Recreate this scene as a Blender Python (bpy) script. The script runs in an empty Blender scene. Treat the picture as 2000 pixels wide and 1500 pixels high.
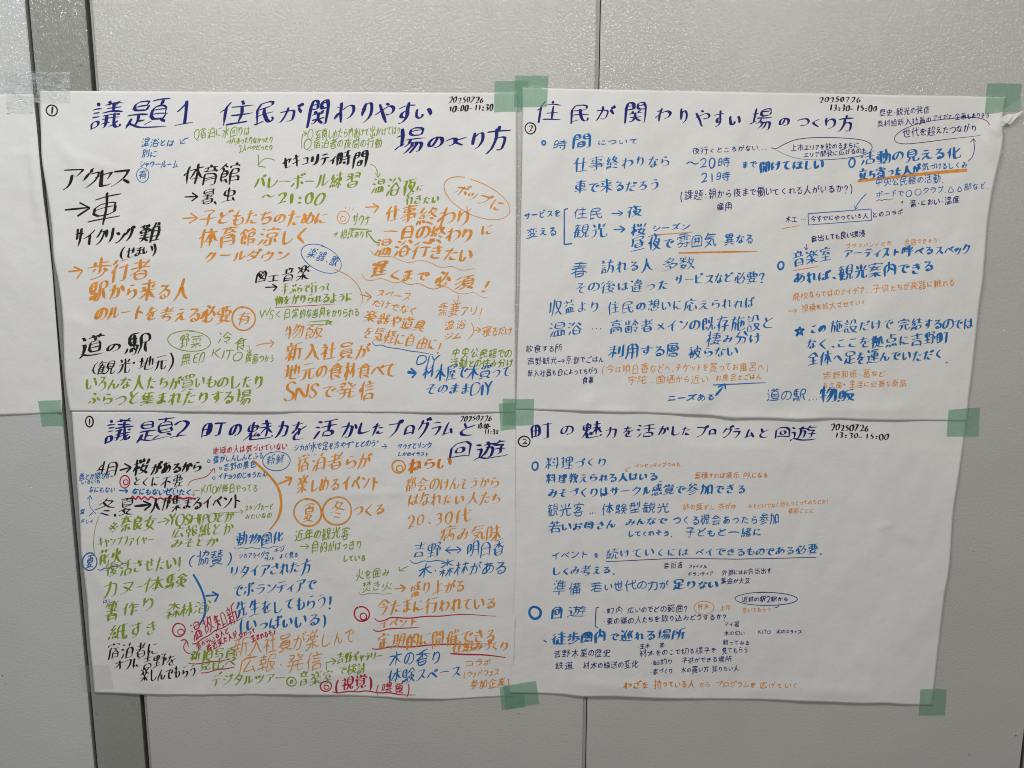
import bpy, bmesh, math, random, zlib, base64
import numpy as np
from mathutils import Vector, Matrix

# ------------------------------------------------------------------ camera
sc = bpy.context.scene
F_PX, PITCH, ROLL, DIST, CAM_Z = 3000.0, math.radians(17.6), math.radians(-0.16), 3.55, 2.30
cam = bpy.data.cameras.new('camera'); cam_ob = bpy.data.objects.new('camera', cam)
sc.collection.objects.link(cam_ob); sc.camera = cam_ob
cam.sensor_width = 36.0; cam.lens = F_PX / 2000.0 * 36.0
cam.clip_start = 0.05; cam.clip_end = 60.0
_f = Vector((0, math.cos(PITCH), -math.sin(PITCH))); _r = Vector((1, 0, 0)); _u = _r.cross(_f)
_q = Matrix.Rotation(ROLL, 3, _f); RGT = _q @ _r; UP = _q @ _u; FWD = _f
CAM = Vector((0, -DIST, CAM_Z))
m = Matrix((RGT, UP, -FWD)).transposed().to_4x4(); m.translation = CAM
cam_ob.matrix_world = m

# ------------------------------------------------------------------ light
w = bpy.data.worlds.new('World'); sc.world = w; w.use_nodes = True
w.node_tree.nodes['Background'].inputs[0].default_value = (0.93, 0.96, 1.0, 1)
w.node_tree.nodes['Background'].inputs[1].default_value = 0.15

def lamp(name, loc, target, sx, sy, power, col):
    l = bpy.data.lights.new(name, 'AREA'); l.shape = 'RECTANGLE'; l.size = sx; l.size_y = sy
    l.energy = power; l.color = col
    o = bpy.data.objects.new(name, l); sc.collection.objects.link(o); o.location = loc
    d = Vector(target) - Vector(loc); o.rotation_euler = d.to_track_quat('-Z', 'Y').to_euler()
# ceiling tubes of the room, behind and above the photographer
lamp('ceiling_tube', (-1.0, -1.75, 3.15), (-1.0, -0.8, 0.6), 2.2, 0.22, 50, (0.96, 0.99, 1.0))
lamp('ceiling_tube', (1.1, -2.1, 3.15), (1.1, -1.0, 0.6), 1.4, 0.22, 26, (1.0, 0.94, 0.85))
lamp('ceiling_tube', (-1.9, -7.5, 2.7), (-0.5, -1.5, 1.4), 0.5, 0.22, 46, (1.0, 1.0, 0.98))
lamp('ceiling_tube', (1.6, -7.5, 2.7), (0.4, -1.5, 1.4), 0.5, 0.22, 44, (1.0, 0.95, 0.88))
sc.view_settings.view_transform = 'Standard'; sc.view_settings.look = 'None'
sc.view_settings.exposure = 0.0; sc.view_settings.gamma = 1.0
sc.cycles.transparent_max_bounces = 24
sc.cycles.filter_width = 1.05

# photo point -> point of the wall plane y = 0 (X, Z), arrays welcome
def wall(px, py):
    px = np.asarray(px, float); py = np.asarray(py, float)
    a = (px - 1000.0) / F_PX; b = (750.0 - py) / F_PX
    dx = FWD.x + a * RGT.x + b * UP.x; dy = FWD.y + a * RGT.y + b * UP.y; dz = FWD.z + a * RGT.z + b * UP.z
    t = DIST / dy
    return CAM.x + t * dx, CAM.z + t * dz

# ---- the writing on the four sheets, one entry per written line ----
# T entries: ink, pen, letter height, x0, y0, x1, y1, text   (run of letters)
# X entries: ink, pen, then (char, x0, y0, x1, y1) ...       (letters placed singly)
# L entries: ink, pen, polyline ; E: ink, pen, cx, cy, rx, ry, tilt ; A: ink, pen, polyline + head points ; W: wavy line
WRITING = {
1: [
('E','K',2.4,102,215.5,10.5,10.5,0),('X','K',2.6,'1',101,208,104,223),
('X','N',4.6,'議',177,195,243,254,'題',245,190,335,252,'１',341,195,380,246,'住',430,195,497,246,'民',497,196,536,245,'が',545,200,593,240,'関',599,193,646,250,'わ',652,199,693,240,'り',706,199,728,241,'や',732,200,771,240,'す',777,198,812,242,'い',812,210,843,232),
('X','N',4.6,'場',770,247,832,301,'の',836,265,866,289,'つ',870,268,892,286,'く',886,266,912,284,'り',922,257,945,292,'方',947,245,999,301),
('T','K',2.4,12,876,195,945,195,'20250726'),('T','K',2.4,13,877,212,964,210,'10:00-11:30'),
('T','S',1.7,17,276,279,341,281,'温浴とは'),('T','S',1.6,15,277,300,308,301,'別に'),('T','S',1.7,16,273,321,349,323,'シャワールーム'),
('X','S',1.6,'有',272,332,288,350),('E','S',1.4,280,341,12,14,0),
('L','S',1.6,370,268,360,271,354,279),('P','S',1.6,353,271,353,280,363,278),
('T','G',1.5,20,381,263,490,257,'Q宿泊に水回りは'),('T','G',1.5,14,444,275,534,274,'→A.あったりなかったり'),('T','G',1.5,12,467,290,534,288,'2人べやだったり'),
('L','G',1.6,537,312,522,307,510,314,504,324),('P','G',1.6,505,302,505,324,519,326),
('X','K',5,'ア',123,328,166,372,'ク',162,326,197,368,'セ',186,330,221,364,'ス',217,330,254,365),
('L','K',3,128,409,150,407,176,404),('P','K',3,157,395,177,405,153,421),('X','K',4.5,'車',172,374,238,440),
('X','K',4.2,'サ',148,444,165,482,'イ',164,446,188,478,'ク',188,445,207,478,'リ',207,443,224,475,'ン',226,452,246,475,'グ',244,440,264,472,'難',271,432,317,474),
('X','K',3.2,'(',236,480,246,507,'せ',246,482,266,503,'ま',264,480,283,500,'い',280,478,300,495,')',298,474,306,500),
('X','K',3.4,'体',360,318,400,360,'育',396,320,428,362,'館',430,316,470,361),
('L','K',2.6,361,384,386,383),('P','K',2.6,376,376,387,383,375,392),('X','K',2.8,'暑',392,367,419,399,'、',418,392,424,400,'虫',432,365,460,396),
('L','O',2.6,357,426,386,424),('P','O',2.6,373,416,387,425,370,435),
('T','O',4.2,30,390,428,640,428,'子どもたちのために'),('T','O',4.4,34,388,466,606,464,'体育館涼しく'),('T','O',4.2,26,397,503,566,501,'クールダウン'),
('L','O',3,135,529,162,526),('P','O',3,146,520,163,527,152,542),
('T','O',4.4,38,175,531,294,531,'歩行者'),('T','O',4.8,38,175,573,372,570,'駅から来る人'),('T','O',4.4,32,186,612,453,618,'のルートを考える必要'),
('E','O',3,477,621,23,22,0),('X','O',3.2,'有',465,607,491,636),
('X','K',4.2,'道',156,649,207,700,'の',209,670,236,687,'駅',243,648,295,694),
('X','K',2.8,'(',181,705,194,731,'観',189,703,226,732,'光',228,699,257,730,'・',260,706,264,710,'地',270,694,300,722,'元',300,692,328,724,')',327,687,340,727),
('E','G',1.3,371,665,41,20,3),('T','G',1.8,25,351,668,396,668,'野菜'),
('X','G',1.8,'冷',426,647,454,670,'食',459,658,484,684),('L','G',1.4,483,674,489,675,488,688),('P','G',1.3,483,682,488,689,492,682),
('T','G',1.9,20,415,689,473,697,'KITO'),('T','G',1.6,17,480,700,537,700,'備蓄つかう'),('T','G',1.8,25,352,703,400,703,'無印'),
('L','O',1.8,501,674,512,670,535,668),('P','O',1.8,528,662,536,668,528,677),
('T','G',3.2,29,167,752,516,746,'いろんな人たちが買いものしたり'),('T','G',3.6,29,171,781,492,777,'ふらっと集まれたりする場'),
('L','G',1.4,590,290,590,261,599,260),('P','G',1.4,594,256,600,260,595,264),
('T','G',1.5,20,603,265,783,256,'Q.玄関しめたら門あけて出かけては?'),('T','G',1.6,20,596,283,747,281,'Q.宿泊者の夜間の行動'),
('T','K',4,28,552,317,657,313,'セキュリティ'),('X','K',3.8,'時',657,292,688,324,'間',688,292,719,330),
('L','G',1.4,723,320,733,324,738,336,739,346),('P','G',1.4,733,337,739,347,743,338),
('T','G',3.2,30,496,358,705,356,'バレーボール練習'),('T','G',4.2,24,510,385,636,390,'～21:00'),
('T','G',3.2,34,725,366,814,368,'温浴夜'),('X','G',2.4,'に',814,361,827,373),('T','G',3,21,792,390,858,391,'行きたい'),
('L','O',2.6,714,404,739,403),('P','O',2.6,729,397,740,403,731,415),
('T','O',4.2,30,751,420,815,420,'仕事'),('T','O',4.4,36,815,424,920,429,'終わり'),('X','O',3,'に',940,438,963,459),
('T','O',4.2,34,747,453,924,463,'一日の終わり'),('T','O',4.2,34,732,482,924,503,'温浴行きたい'),
('L','O',1.3,723,487,735,500,765,499,780,507,800,513,820,507,840,511,860,523,885,518,900,528,926,524),
('X','O',4.6,'遅',725,507,757,541,'く',763,525,780,546,'ま',786,525,808,549,'で',815,530,838,548,'必',848,529,880,560,'須',885,535,928,567,'!',942,547,956,570),
('L','O',1.3,707,534,714,546,730,547,745,541,770,553,785,548,800,557,818,551,845,567,870,556,890,572,910,574,925,569,940,580,953,581),
('L','O',1.4,895,575,895,585,892,593),('P','O',1.4,885,584,892,594,901,590),
('E','O',1.3,671,424,12,12,0),('E','O',1.3,670,427,5,5,0),('L','O',1,675,404,676,408),('L','O',1,683,404,683,409),('L','O',1,691,406,687,410),
('T','G',1.8,26,688,431,725,431,'サウナ'),('L','G',2.4,683,446,721,447),('T','G',1.5,17,652,457,711,460,'※相談あり'),
('L','G',2.4,742,473,733,472,725,462,718,452),('P','G',2.2,717,462,716,451,726,450),
('E','O',1.3,932,387,67,33,25),('L','O',1.3,912,402,913,413,921,406),('T','O',3.2,28,889,370,981,408,'ポップに'),
('E','S',1.4,629,504,41,24,25),('T','B',1.8,21,602,492,661,514,'楽器、歌'),
('L','O',1.8,655,525,680,536,700,555,708,575,709,588,703,597),('L','O',1.8,704,574,725,580),('P','O',1.8,714,569,726,579,717,586),
('X','K',2.8,'図',498,527,522,552,'工',523,535,547,550,'音',551,521,577,550,'楽',578,516,606,548),
('L','K',2.4,519,560,541,559),('P','K',2.4,533,554,542,559,535,567),
('T','G',2.4,22,549,566,648,562,'手ぶらで行って'),('T','G',2.8,21,537,588,690,581,'物をかりられるように'),('L','R',1.1,538,599,600,596,656,593),
('T','G',1.5,18,513,613,553,614,'WSく'),('T','G',1.7,19,555,614,702,611,'日常的な道具をかりられる'),
('L','G',1.4,603,628,641,625),('L','G',1.4,601,634,640,632),('P','G',1.4,636,634,642,624,648,634,635,628,650,627,636,634),
('T','O',2.8,29,556,650,632,650,'物飯'),('T','O',3.8,34,555,690,722,690,'新入社員が'),('T','O',3.6,33,555,729,776,727,'地元の食材食べて'),('T','O',3.8,33,555,766,735,766,'SNSで発信'),
('T','O',1.8,18,735,571,803,583,'スペース'),('T','O',1.8,19,728,591,815,611,'だけでなく'),('T','O',3,26,710,617,830,642,'楽器や道具'),('T','O',2.6,27,710,651,864,679,'を気軽に自由に!'),
('L','S',1.6,727,667,732,675,745,672,758,678,780,680,800,685,820,687,846,692),
('T','B',2,19,815,702,859,706,'DIY'),('L','B',5.5,797,726,810,728),('P','B',3,803,719,813,728,805,737),
('T','B',3,28,825,731,998,728,'材木屋で木買って'),('T','B',3,25,831,760,962,760,'そのままDIY'),
('T','G',2,19,882,690,1000,691,'中央公民館での'),('T','G',2,17,879,709,1002,710,'活動との住み分け'),
('T','O',1.8,23,854,607,944,610,'需要アリ!'),('T','O',1.8,19,867,636,912,635,'温浴'),('T','O',1.8,15,867,657,902,657,'ジム'),
('L','O',1.6,920,628,926,640,924,652,913,663),('L','O',1.6,925,644,938,643),('P','O',1.6,932,638,939,643,933,648),('T','O',1.8,21,941,648,1000,648,'寝るだけ'),
],
2: [
('X','N',3.6,'住',1049,196,1097,240,'民',1114,203,1151,242,'が',1162,205,1202,236,'関',1219,198,1264,241,'わ',1279,210,1310,237,'り',1328,210,1342,241,'や',1357,214,1386,247,'す',1393,214,1415,247,'い',1424,225,1445,244,'場',1462,210,1508,254,'の',1521,229,1541,246,'つ',1556,230,1580,246,'く',1586,231,1600,248,'り',1611,229,1631,252,'方',1634,224,1667,257),
('E','K',2.3,1036,250,10,11,0),('X','K',2.4,'2',1032,244,1041,257),
('T','K',2.6,12,1598,195,1681,195,'20250726'),('T','K',2.6,13,1619,211,1712,212,'13:30-15:00'),
('T','D',1.5,15,1716,221,1815,215,'歴史・観光の発信'),('T','D',1.5,14,1711,243,1818,235,'奥村組新入社員の'),('T','D',1.5,13,1821,231,1932,226,'アイデア・企画もありそう'),
('L','D',1.3,1931,243,1925,233,1900,228,1850,231,1800,238,1765,250,1746,264,1745,275,1760,281,1800,278,1860,270,1900,266,1916,262),
('T','D',1.8,19,1761,262,1908,250,'世代を超えたつながり'),
('L','D',1.4,1889,314,1898,305,1902,290,1900,271),('P','D',1.4,1894,277,1900,270,1904,276),
('L','D',1.3,1506,288,1515,291,1530,281,1560,269,1620,267,1680,271,1702,280,1702,292,1690,302,1650,309,1590,312,1550,308,1530,300,1513,291),
('T','D',1.5,14,1543,290,1678,284,'上市エリアを飲めるまちに'),('T','D',1.5,13,1568,304,1692,294,'エリア開発に広げるのも'),
('T','D',1.5,14,1350,296,1497,288,'夜行くところがない…'),
('E','B',3,1062,278,3.4,4,0),('X','B',2,'時',1080,271,1108,291),('X','B',3.6,'間',1118,259,1154,291),('T','B',1.7,14,1166,279,1247,276,'について'),
('T','B',2.6,28,1118,323,1310,317,'仕事終わりなら'),('T','B',3,28,1120,368,1290,362,'車で来るだろう'),
('T','B',2.2,20,1340,320,1428,318,'～20時'),('T','B',2.2,20,1448,323,1479,321,'まで'),('T','B',3.7,24,1482,326,1608,322,'開けてほしい'),
('T','B',2.2,18,1366,348,1427,346,'21時'),('T','D',1.8,20,1326,383,1666,368,'(課題:朝から夜まで働いてくれる人がいるか?)'),('T','D',1.7,16,1398,405,1430,403,'雇用'),
('T','B',2,18,1023,423,1096,416,'サービスを'),('T','B',2,20,1028,457,1089,452,'変える'),('P','B',2.4,1109,407,1102,408,1102,477,1117,475),
('T','B',1.9,23,1118,420,1179,418,'住民'),('L','B',2,1194,416,1215,415),('P','B',2,1207,410,1216,415,1208,420),('X','B',3,'夜',1224,400,1254,425),
('T','B',3,28,1118,456,1187,452,'観光'),('L','B',2.2,1198,447,1219,446),('P','B',2.2,1210,440,1220,446,1212,452),('X','B',3,'桜',1232,434,1262,460),('T','B',2,16,1272,447,1347,442,'シーズン'),
('L','O',1.7,1273,458,1352,452),('T','B',3.2,32,1229,478,1317,475,'昼夜で'),('T','B',2,30,1322,474,1400,470,'雰囲気'),('T','B',2.2,26,1413,470,1472,468,'異なる'),('L','O',2.6,1325,493,1478,490),
('X','B',2,'春',1115,510,1147,541),('T','B',3,26,1172,524,1276,519,'訪れる人'),('T','B',3,28,1290,519,1358,515,'多数'),
('T','B',2.6,26,1122,564,1308,557,'その後は違った'),('T','B',2.6,24,1315,549,1494,542,'サービスなど必要?'),
('T','B',2.3,30,1072,604,1173,599,'収益より'),('T','B',2.3,26,1184,602,1474,592,'住民の想いに応えられれば'),
('T','B',2.8,28,1071,647,1139,643,'温浴'),('T','B',1.8,20,1155,637,1176,636,'…'),('T','B',2.7,29,1189,640,1511,632,'高齢者メインの既存施設と'),
('T','B',2.8,26,1378,664,1487,661,'棲み分け'),('T','B',3,29,1188,689,1327,686,'利用する層'),('T','B',2.5,25,1342,690,1443,687,'被らない'),
('T','D',1.5,15,1026,682,1099,680,'飲食する所'),('T','D',1.5,15,1029,706,1179,702,'吉野観光→京都でごはん'),('T','D',1.5,15,1030,730,1167,724,'新入社員も日によってちがう'),('T','D',1.6,14,1137,743,1160,743,'食事'),
('T','O',1.4,20,1174,722,1502,716,'(今は明日香などへ、チケットを買ってお風呂へ)'),('T','O',1.4,17,1225,743,1383,740,'宇陀…国栖から近い'),('T','O',1.4,14,1396,738,1488,735,'お風呂とごはん'),
('L','B',2.2,1392,750,1495,746),('L','B',4.4,1397,770,1412,753),('P','B',3,1402,754,1415,748,1416,758),('T','B',2.1,15,1302,778,1396,774,'ニーズある'),
('E','B',3,1663,317,5.5,9,15),('T','B',3.6,28,1677,312,1877,299,'活動の見える化'),('T','B',3.8,22,1674,343,1797,332,'立ち寄った人が'),('T','B',1.6,16,1799,328,1888,322,'気づけるしくみ'),
('L','O',5.4,1675,353,1740,345,1886,331),('T','B',1.6,18,1707,357,1843,349,'中央公民館の活動.'),('T','S',1.4,16,1709,381,1930,362,'ボードで〇〇クラブ.△△部など.'),
('L','D',1.3,1710,392,1716,388,1721,391,1727,387,1733,390,1742,387),('T','D',1.9,15,1775,399,1873,390,'音・におい・温度'),('L','D',1.4,1758,394,1764,393),('L','D',1.4,1761,391,1761,397),
('L','S',1.3,1691,377,1680,388,1672,400,1669,407),('P','S',1.3,1668,400,1669,408,1674,404),
('T','D',1.5,12,1533,429,1556,428,'木工'),('T','D',1.4,12,1563,425,1574,424,'…'),('P','S',1.3,1577,416,1700,407,1701,429,1578,438,1577,416),('T','D',1.6,13,1581,428,1696,421,'今すでにやっている人'),('T','D',1.6,14,1701,420,1763,414,'とのコラボ'),
('L','O',1.6,1527,445,1560,439),('T','D',1.8,14,1582,467,1689,456,'音出しても良い環境'),('L','D',1.4,1574,475,1573,486),('P','D',1.4,1570,481,1573,487,1577,482),
('T','O',1.2,11,1650,482,1742,474,'ブラスバンドとか'),('T','O',1.2,12,1765,474,1830,469,'合宿できそう'),
('E','B',3,1524,517,5.5,7.5,15),('T','B',3,28,1546,508,1624,498,'音楽室'),('T','B',3.2,24,1646,498,1895,487,'アーティスト呼べるスペック'),('L','O',1.5,1547,527,1598,519),
('T','B',3.6,28,1548,544,1823,522,'あれば、観光案内できる'),('T','O',1.4,17,1546,580,1863,551,'廃校ならではのアイデア…子供たちが楽器に触れる'),
('L','O',1.4,1538,606,1555,605),('P','O',1.4,1550,601,1556,605,1550,608),('T','O',1.4,15,1564,603,1692,590,'規模を拡大させていく'),
('P','B',3,1554,654,1561,636,1567,653,1551,643,1570,641,1554,654),('T','B',4,24,1581,644,1613,643,'この'),('T','B',2.6,26,1620,640,1744,634,'施設だけで'),('T','B',2.8,26,1752,635,1900,632,'完結するのでは'),
('T','B',3,25,1573,674,1852,661,'なく、ここを拠点に吉野町'),('T','B',3.2,28,1575,701,1851,694,'全体へ足を運んでいただく.'),
('T','O',1.3,15,1605,733,1728,729,'吉野和紙・葛など'),('T','O',1.3,14,1605,752,1770,748,'お土産+生活に必要な商品'),
('T','B',2.1,28,1495,773,1575,772,'道の駅'),('T','B',1.8,20,1577,776,1597,775,'…'),('T','B',4,28,1600,775,1669,772,'物販'),
],
3: [
('E','K',2.2,175,823,7.5,10,0),('X','K',2.2,'1',174,817,176,830),
('X','N',4.2,'議',205,815,262,867,'題',266,814,342,866,'2',331,820,369,856,'町',392,824,443,856,'の',448,827,472,851,'魅',474,819,534,861,'力',536,821,564,856,'を',570,822,600,860,'活',612,817,661,858,'か',666,823,698,855,'し',700,824,724,847,'た',725,825,750,852,'プ',757,818,788,855,'ロ',788,829,810,850,'グ',815,814,843,857,'ラ',842,823,862,851,'ム',862,823,884,851,'と',899,824,930,851),
('X','N',4.2,'回',877,860,921,898,'遊',925,858,992,900),
('T','K',2.3,10.5,898,818,961,817,'20250726'),('T','K',2,10,933,832,961,832,'10:00-'),('T','K',2,9.5,946,843,974,843,'11:30'),
('X','K',3,'4',188,899,206,926,'月',203,900,231,932),('L','K',3,235,917,256,911),('P','K',3,244,904,257,911,248,921),('X','K',4,'桜',259,893,294,929),('T','K',4.2,26,294,917,396,912,'があるから'),
('T','S',1.5,14,154,933,216,928,'鹿とか猿とか'),('T','S',1.5,9,159,943,197,940,'いろいろ'),('T','S',1.5,13,174,957,226,957,'なにもない'),
('E','R',2.6,245,939,9.5,12,0),('E','R',2.2,247,940,4.5,5,0),('T','K',2.3,23,260,941,359,943,'とくに不要'),
('L','B',2.4,234,956,250,957),('P','B',2,244,952,251,957,246,961),('T','B',2.2,14,258,959,376,963,'なにもないぜいたく'),
('P','R',3,259,967,266,974,271,967,277,974,283,968,290,975,296,968,306,975,314,971,322,976,331,970,339,975,350,970,358,974,368,971,382,974),
('L','R',1.3,367,949,372,938,390,934,405,930,418,915),('P','R',1.3,411,919,419,914,420,923),
('X','K',3,'冬',186,971,228,1006,'、',224,1001,228,1008),('X','K',3,'夏',232,968,264,1006),('L','K',4.4,264,987,294,984),('P','K',3,281,977,296,984,283,995),('T','K',3.1,31,293,989,473,981,'人が集まるイベント'),
('T','R',1.6,15,415,882,562,871,'地域の人は気づけていない'),
('E','S',1.3,408,900,2.5,3,0),('T','S',1.6,15,416,899,516,889,'雪がしんしんとふる'),('E','S',1.3,431,914,2.2,2.5,0),('T','S',1.6,14,436,913,502,906,'吉野の景色'),('E','S',1.3,418,933,2.5,2.5,0),('T','S',1.6,13,427,931,522,925,'イチョウのじゅうたん'),
('E','S',1.4,541,899,26,19,-5),('T','S',1.6,19,521,898,557,898,'新鮮'),
('T','S',1.6,15,574,876,741,865,'シカが水で足を冷やす"ととのう"'),('L','S',1.5,745,871,755,870),('P','S',1.5,751,866,756,870,752,875),
('T','S',1.6,12,776,872,844,870,'サウナとリンク'),('T','S',1.5,9,777,886,838,887,'しかのイラスト'),
('L','G',1.4,391,957,378,957,378,968),('P','G',1.3,375,964,378,969,381,964),('T','G',1.6,17,394,956,505,953,'KITOが毎日やってる'),
('L','G',1.1,418,1002,475,998),('P','G',1.1,470,994,476,998,471,1002),('T','G',1.4,13,478,993,534,989,'スタンプカード'),('T','G',1.4,12,479,1009,532,1005,'みたいなの'),
('X','G',3,'※',214,1018,231,1038),('T','G',4,30,236,1025,306,1024,'奈良女'),('L','G',2,308,1020,330,1015),('P','G',2,321,1011,331,1015,324,1024),
('T','G',3,21,332,1016,458,1010,'YOSHIPOとか'),('T','G',2.6,25,334,1042,458,1033,'広報紙とか'),('T','G',3,20,334,1062,427,1058,'みそとか'),('T','G',2.3,23,192,1060,302,1055,'キャンプファイヤー'),
('L','G',1.2,194,1007,186,1030,183,1060,185,1078,188,1088),
('L','O',4,495,898,525,925,545,950,551,980,546,1010,527,1034),('L','O',3,544,944,568,934),('P','O',3,558,931,570,932,565,946),
('T','O',3.3,33,578,908,724,903,'宿泊者らが'),('T','O',3.3,33,578,951,742,944,'楽しめるイベント'),
('E','O',3.5,602,1000,27,26,0),('X','O',2.8,'夏',591,982,616,1020),('E','O',3.5,659,997,28,27,0),('X','O',2.8,'冬',645,977,676,1011),('T','O',3.3,25,690,999,753,995,'つくる'),
('T','G',2,24,575,1047,684,1043,'近年の観光客'),('L','G',1.6,586,1066,603,1066),('P','G',1.6,597,1061,604,1066,598,1071),('T','G',2,21,606,1071,708,1065,'目的がはっきり'),('T','G',2,15,669,1091,715,1090,'している'),
('T','B',2.8,23,460,1054,555,1050,'動物園化'),('L','S',1.3,457,1067,463,1072,472,1067,482,1071,492,1067,503,1071,514,1067,525,1070,538,1064,548,1068,558,1064),
('T','S',1.4,12,467,1086,527,1082,'シカアライグマ'),('T','S',1.4,10,535,1075,556,1073,'キジ'),('T','S',1.4,10,517,1091,537,1089,'サル'),('T','S',1.5,11,546,1086,583,1082,'よく見る'),
('X','S',2.2,'(',370,1083,381,1108),('T','S',2.2,27,383,1093,437,1092,'協賛'),('X','S',2.2,')',444,1077,453,1104),
('E','S',2.2,176,1096,14,17,8),('X','S',1.9,'夏',168,1083,185,1109),
('T','G',3.6,28,192,1090,241,1087,'花火'),('L','S',2,192,1110,198,1113,206,1107,215,1109,224,1103,232,1105,240,1099,250,1098),
('T','G',3,31,206,1115,357,1098,'復活させたい!'),
('X','G',3.2,'カ',202,1133,230,1168,'ヌ',235,1134,262,1160,'ー',267,1139,282,1147,'体',282,1124,322,1156,'験',322,1118,368,1150),
('X','G',3,'箸',204,1170,236,1212,'作',240,1174,273,1201,'り',280,1165,300,1192),('T','S',1.2,8,202,1174,222,1172,'はし'),
('X','G',2.6,'森',323,1175,354,1210,'林',352,1174,378,1205,'浴',378,1171,414,1198),
('X','G',3.2,'紙',211,1215,252,1250,'す',252,1213,282,1245,'き',287,1211,308,1239),
('T','K',2.5,29,209,1274,310,1270,'宿泊者に'),('T','K',2.5,27,224,1300,345,1290,'オフに吉野を'),('T','K',2.5,28,273,1322,385,1312,'楽しんでもらう'),
('L','B',4,378,1121,392,1145,401,1170,402,1195,397,1208,391,1218),('L','B',3,402,1163,425,1161),('P','B',3,415,1155,427,1161,420,1174),
('T','B',3,29,447,1119,610,1107,'リタイアされた方'),('T','B',3,28,455,1156,618,1142,'でボランティアで'),('T','B',3,31,460,1193,650,1174,'先生をしてもらう!'),('T','B',3.2,27,465,1224,640,1210,'(いっぱいいる)'),
('E','R',2,350,1229,12,13,0),('E','R',2,354,1233,6,5.5,0),('T','R',2.25,33,373,1238,466,1200,'温故知新'),('L','R',2,376,1256,385,1256,395,1246,410,1240,420,1230,436,1226,450,1216,462,1212,478,1203),
('T','R',1.6,12,384,1264,448,1230,'昔からいる人と'),('T','R',1.8,13,404,1269,464,1238,'最近来た人が'),('T','R',1.7,11,466,1243,500,1231,'交わって'),('T','R',1.7,12,490,1248,540,1232,'生まれるモノ'),
('L','R',1.8,354,1250,360,1247,366,1250,369,1262),('L','R',1.8,364,1252,358,1262,364,1273,374,1276),
('T','G',3,21,370,1282,463,1277,'新旧写真'),('T','G',2.6,21,389,1301,461,1296,'見比べ'),('L','R',2,369,1294,385,1296,410,1291,430,1291,450,1286),('L','R',2,393,1313,405,1313,425,1306,440,1306,458,1302),
('T','O',2.2,35,454,1266,694,1246,'新入社員が楽しんで'),('T','O',2.2,34,464,1301,632,1292,'広報・発信'),
('T','G',2.7,25,413,1331,560,1325,'デジタルツアー'),('E','G',2,570,1329,9,9,0),('X','G',2,'a',566,1325,574,1333),('T','G',2.5,25,582,1328,652,1324,'音楽室'),
('P','G',1.8,638,1308,637,1293,655,1290),('P','G',1.8,648,1285,656,1290,650,1297),('T','G',2.6,19,657,1287,748,1281,'吉野ギャラリー'),('T','G',2.5,20,661,1311,715,1306,'で検討'),
('E','R',2.6,637,1339,11,9.5,0),('E','R',2,638,1341,5,4,0),('T','R',2.8,27,652,1338,730,1333,'(視覚)'),('T','R',2,23,732,1344,803,1344,'(嗅覚)'),('L','R',2.2,650,1350,660,1353,680,1349,700,1351,715,1348,740,1353,760,1351,780,1355,812,1355),
('E','O',2.6,779,910,13,12,0),('E','O',2.2,781,914,6.5,6,0),('T','V',4.2,27,796,910,881,906,'ねらい'),
('T','O',2.4,27,790,949,975,945,'都会のけんそうから'),('T','O',2.8,27,797,978,979,974,'はなれたい人たち'),('T','O',2.9,26,793,1017,921,1010,'20、30代'),('T','O',2.8,30,856,1046,981,1043,'病み気味'),
('T','B',2.4,30,806,1077,863,1076,'吉野'),('L','B',2,871,1074,900,1073),('P','B',2,879,1067,870,1074,880,1080),('P','B',2,892,1067,901,1073,893,1080),('T','B',2.4,29,911,1075,986,1073,'明日香'),('L','B',1.7,801,1092,806,1098,816,1099,828,1093,840,1097,850,1093,868,1096),
('T','B',2.2,29,816,1116,990,1110,'木・森林がある'),('L','O',2.6,772,1148,790,1146),('P','O',2.4,782,1140,792,1146,785,1154),('T','O',2.8,27,800,1153,908,1146,'盛り上がる'),
('T','G',1.6,21,693,1125,762,1117,'火を囲み'),('T','G',1.6,20,706,1146,768,1143,'焚き火'),('L','G',1.1,700,1156,706,1162,720,1157,735,1157,750,1159,765,1156),('L','G',1.6,798,1104,790,1107,781,1112),('P','G',1.6,780,1105,780,1113,790,1113),
('E','R',2.6,707,1198,15,14,0),('E','R',2.3,710,1203,6.5,6.5,0),('T','O',3.2,29,735,1188,970,1180,'今たまに行われている'),('L','R',2,732,1206,740,1213,755,1208,765,1203,800,1206,830,1202,860,1203,885,1200,910,1199,940,1201,968,1202),
('T','O',3,23,740,1219,817,1215,'イベント'),('L','R',2,729,1228,738,1233,760,1225,790,1225,820,1223),
('T','O',3.2,30,736,1255,969,1243,'定期的に開催できる'),('L','R',2.2,727,1266,740,1267,765,1260,800,1262,850,1257,900,1258,966,1256),('T','O',3,21,883,1267,993,1262,'仕組みづくり'),('L','R',2.4,880,1276,910,1278,950,1278,987,1283),
('T','B',2.2,30,758,1290,863,1285,'木の香り'),('T','B',2.6,28,756,1322,901,1314,'体験スペース'),
('T','O',1.6,16,907,1298,960,1294,'コラボ'),('T','O',1.6,15,903,1318,976,1314,'(ウッドフェス'),('T','O',1.8,18,918,1339,996,1333,'参加企業)'),
('T','S',1.3,10,156,1000,167,1000,'雪'),('T','S',1.3,10,158,1019,184,1019,'キレイ'),('L','S',1.3,188,1003,176,990,174,978,177,968),('P','S',1.3,171,974,177,967,180,974),('L','S',1.3,182,1000,174,1007),
],
4: [
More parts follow.
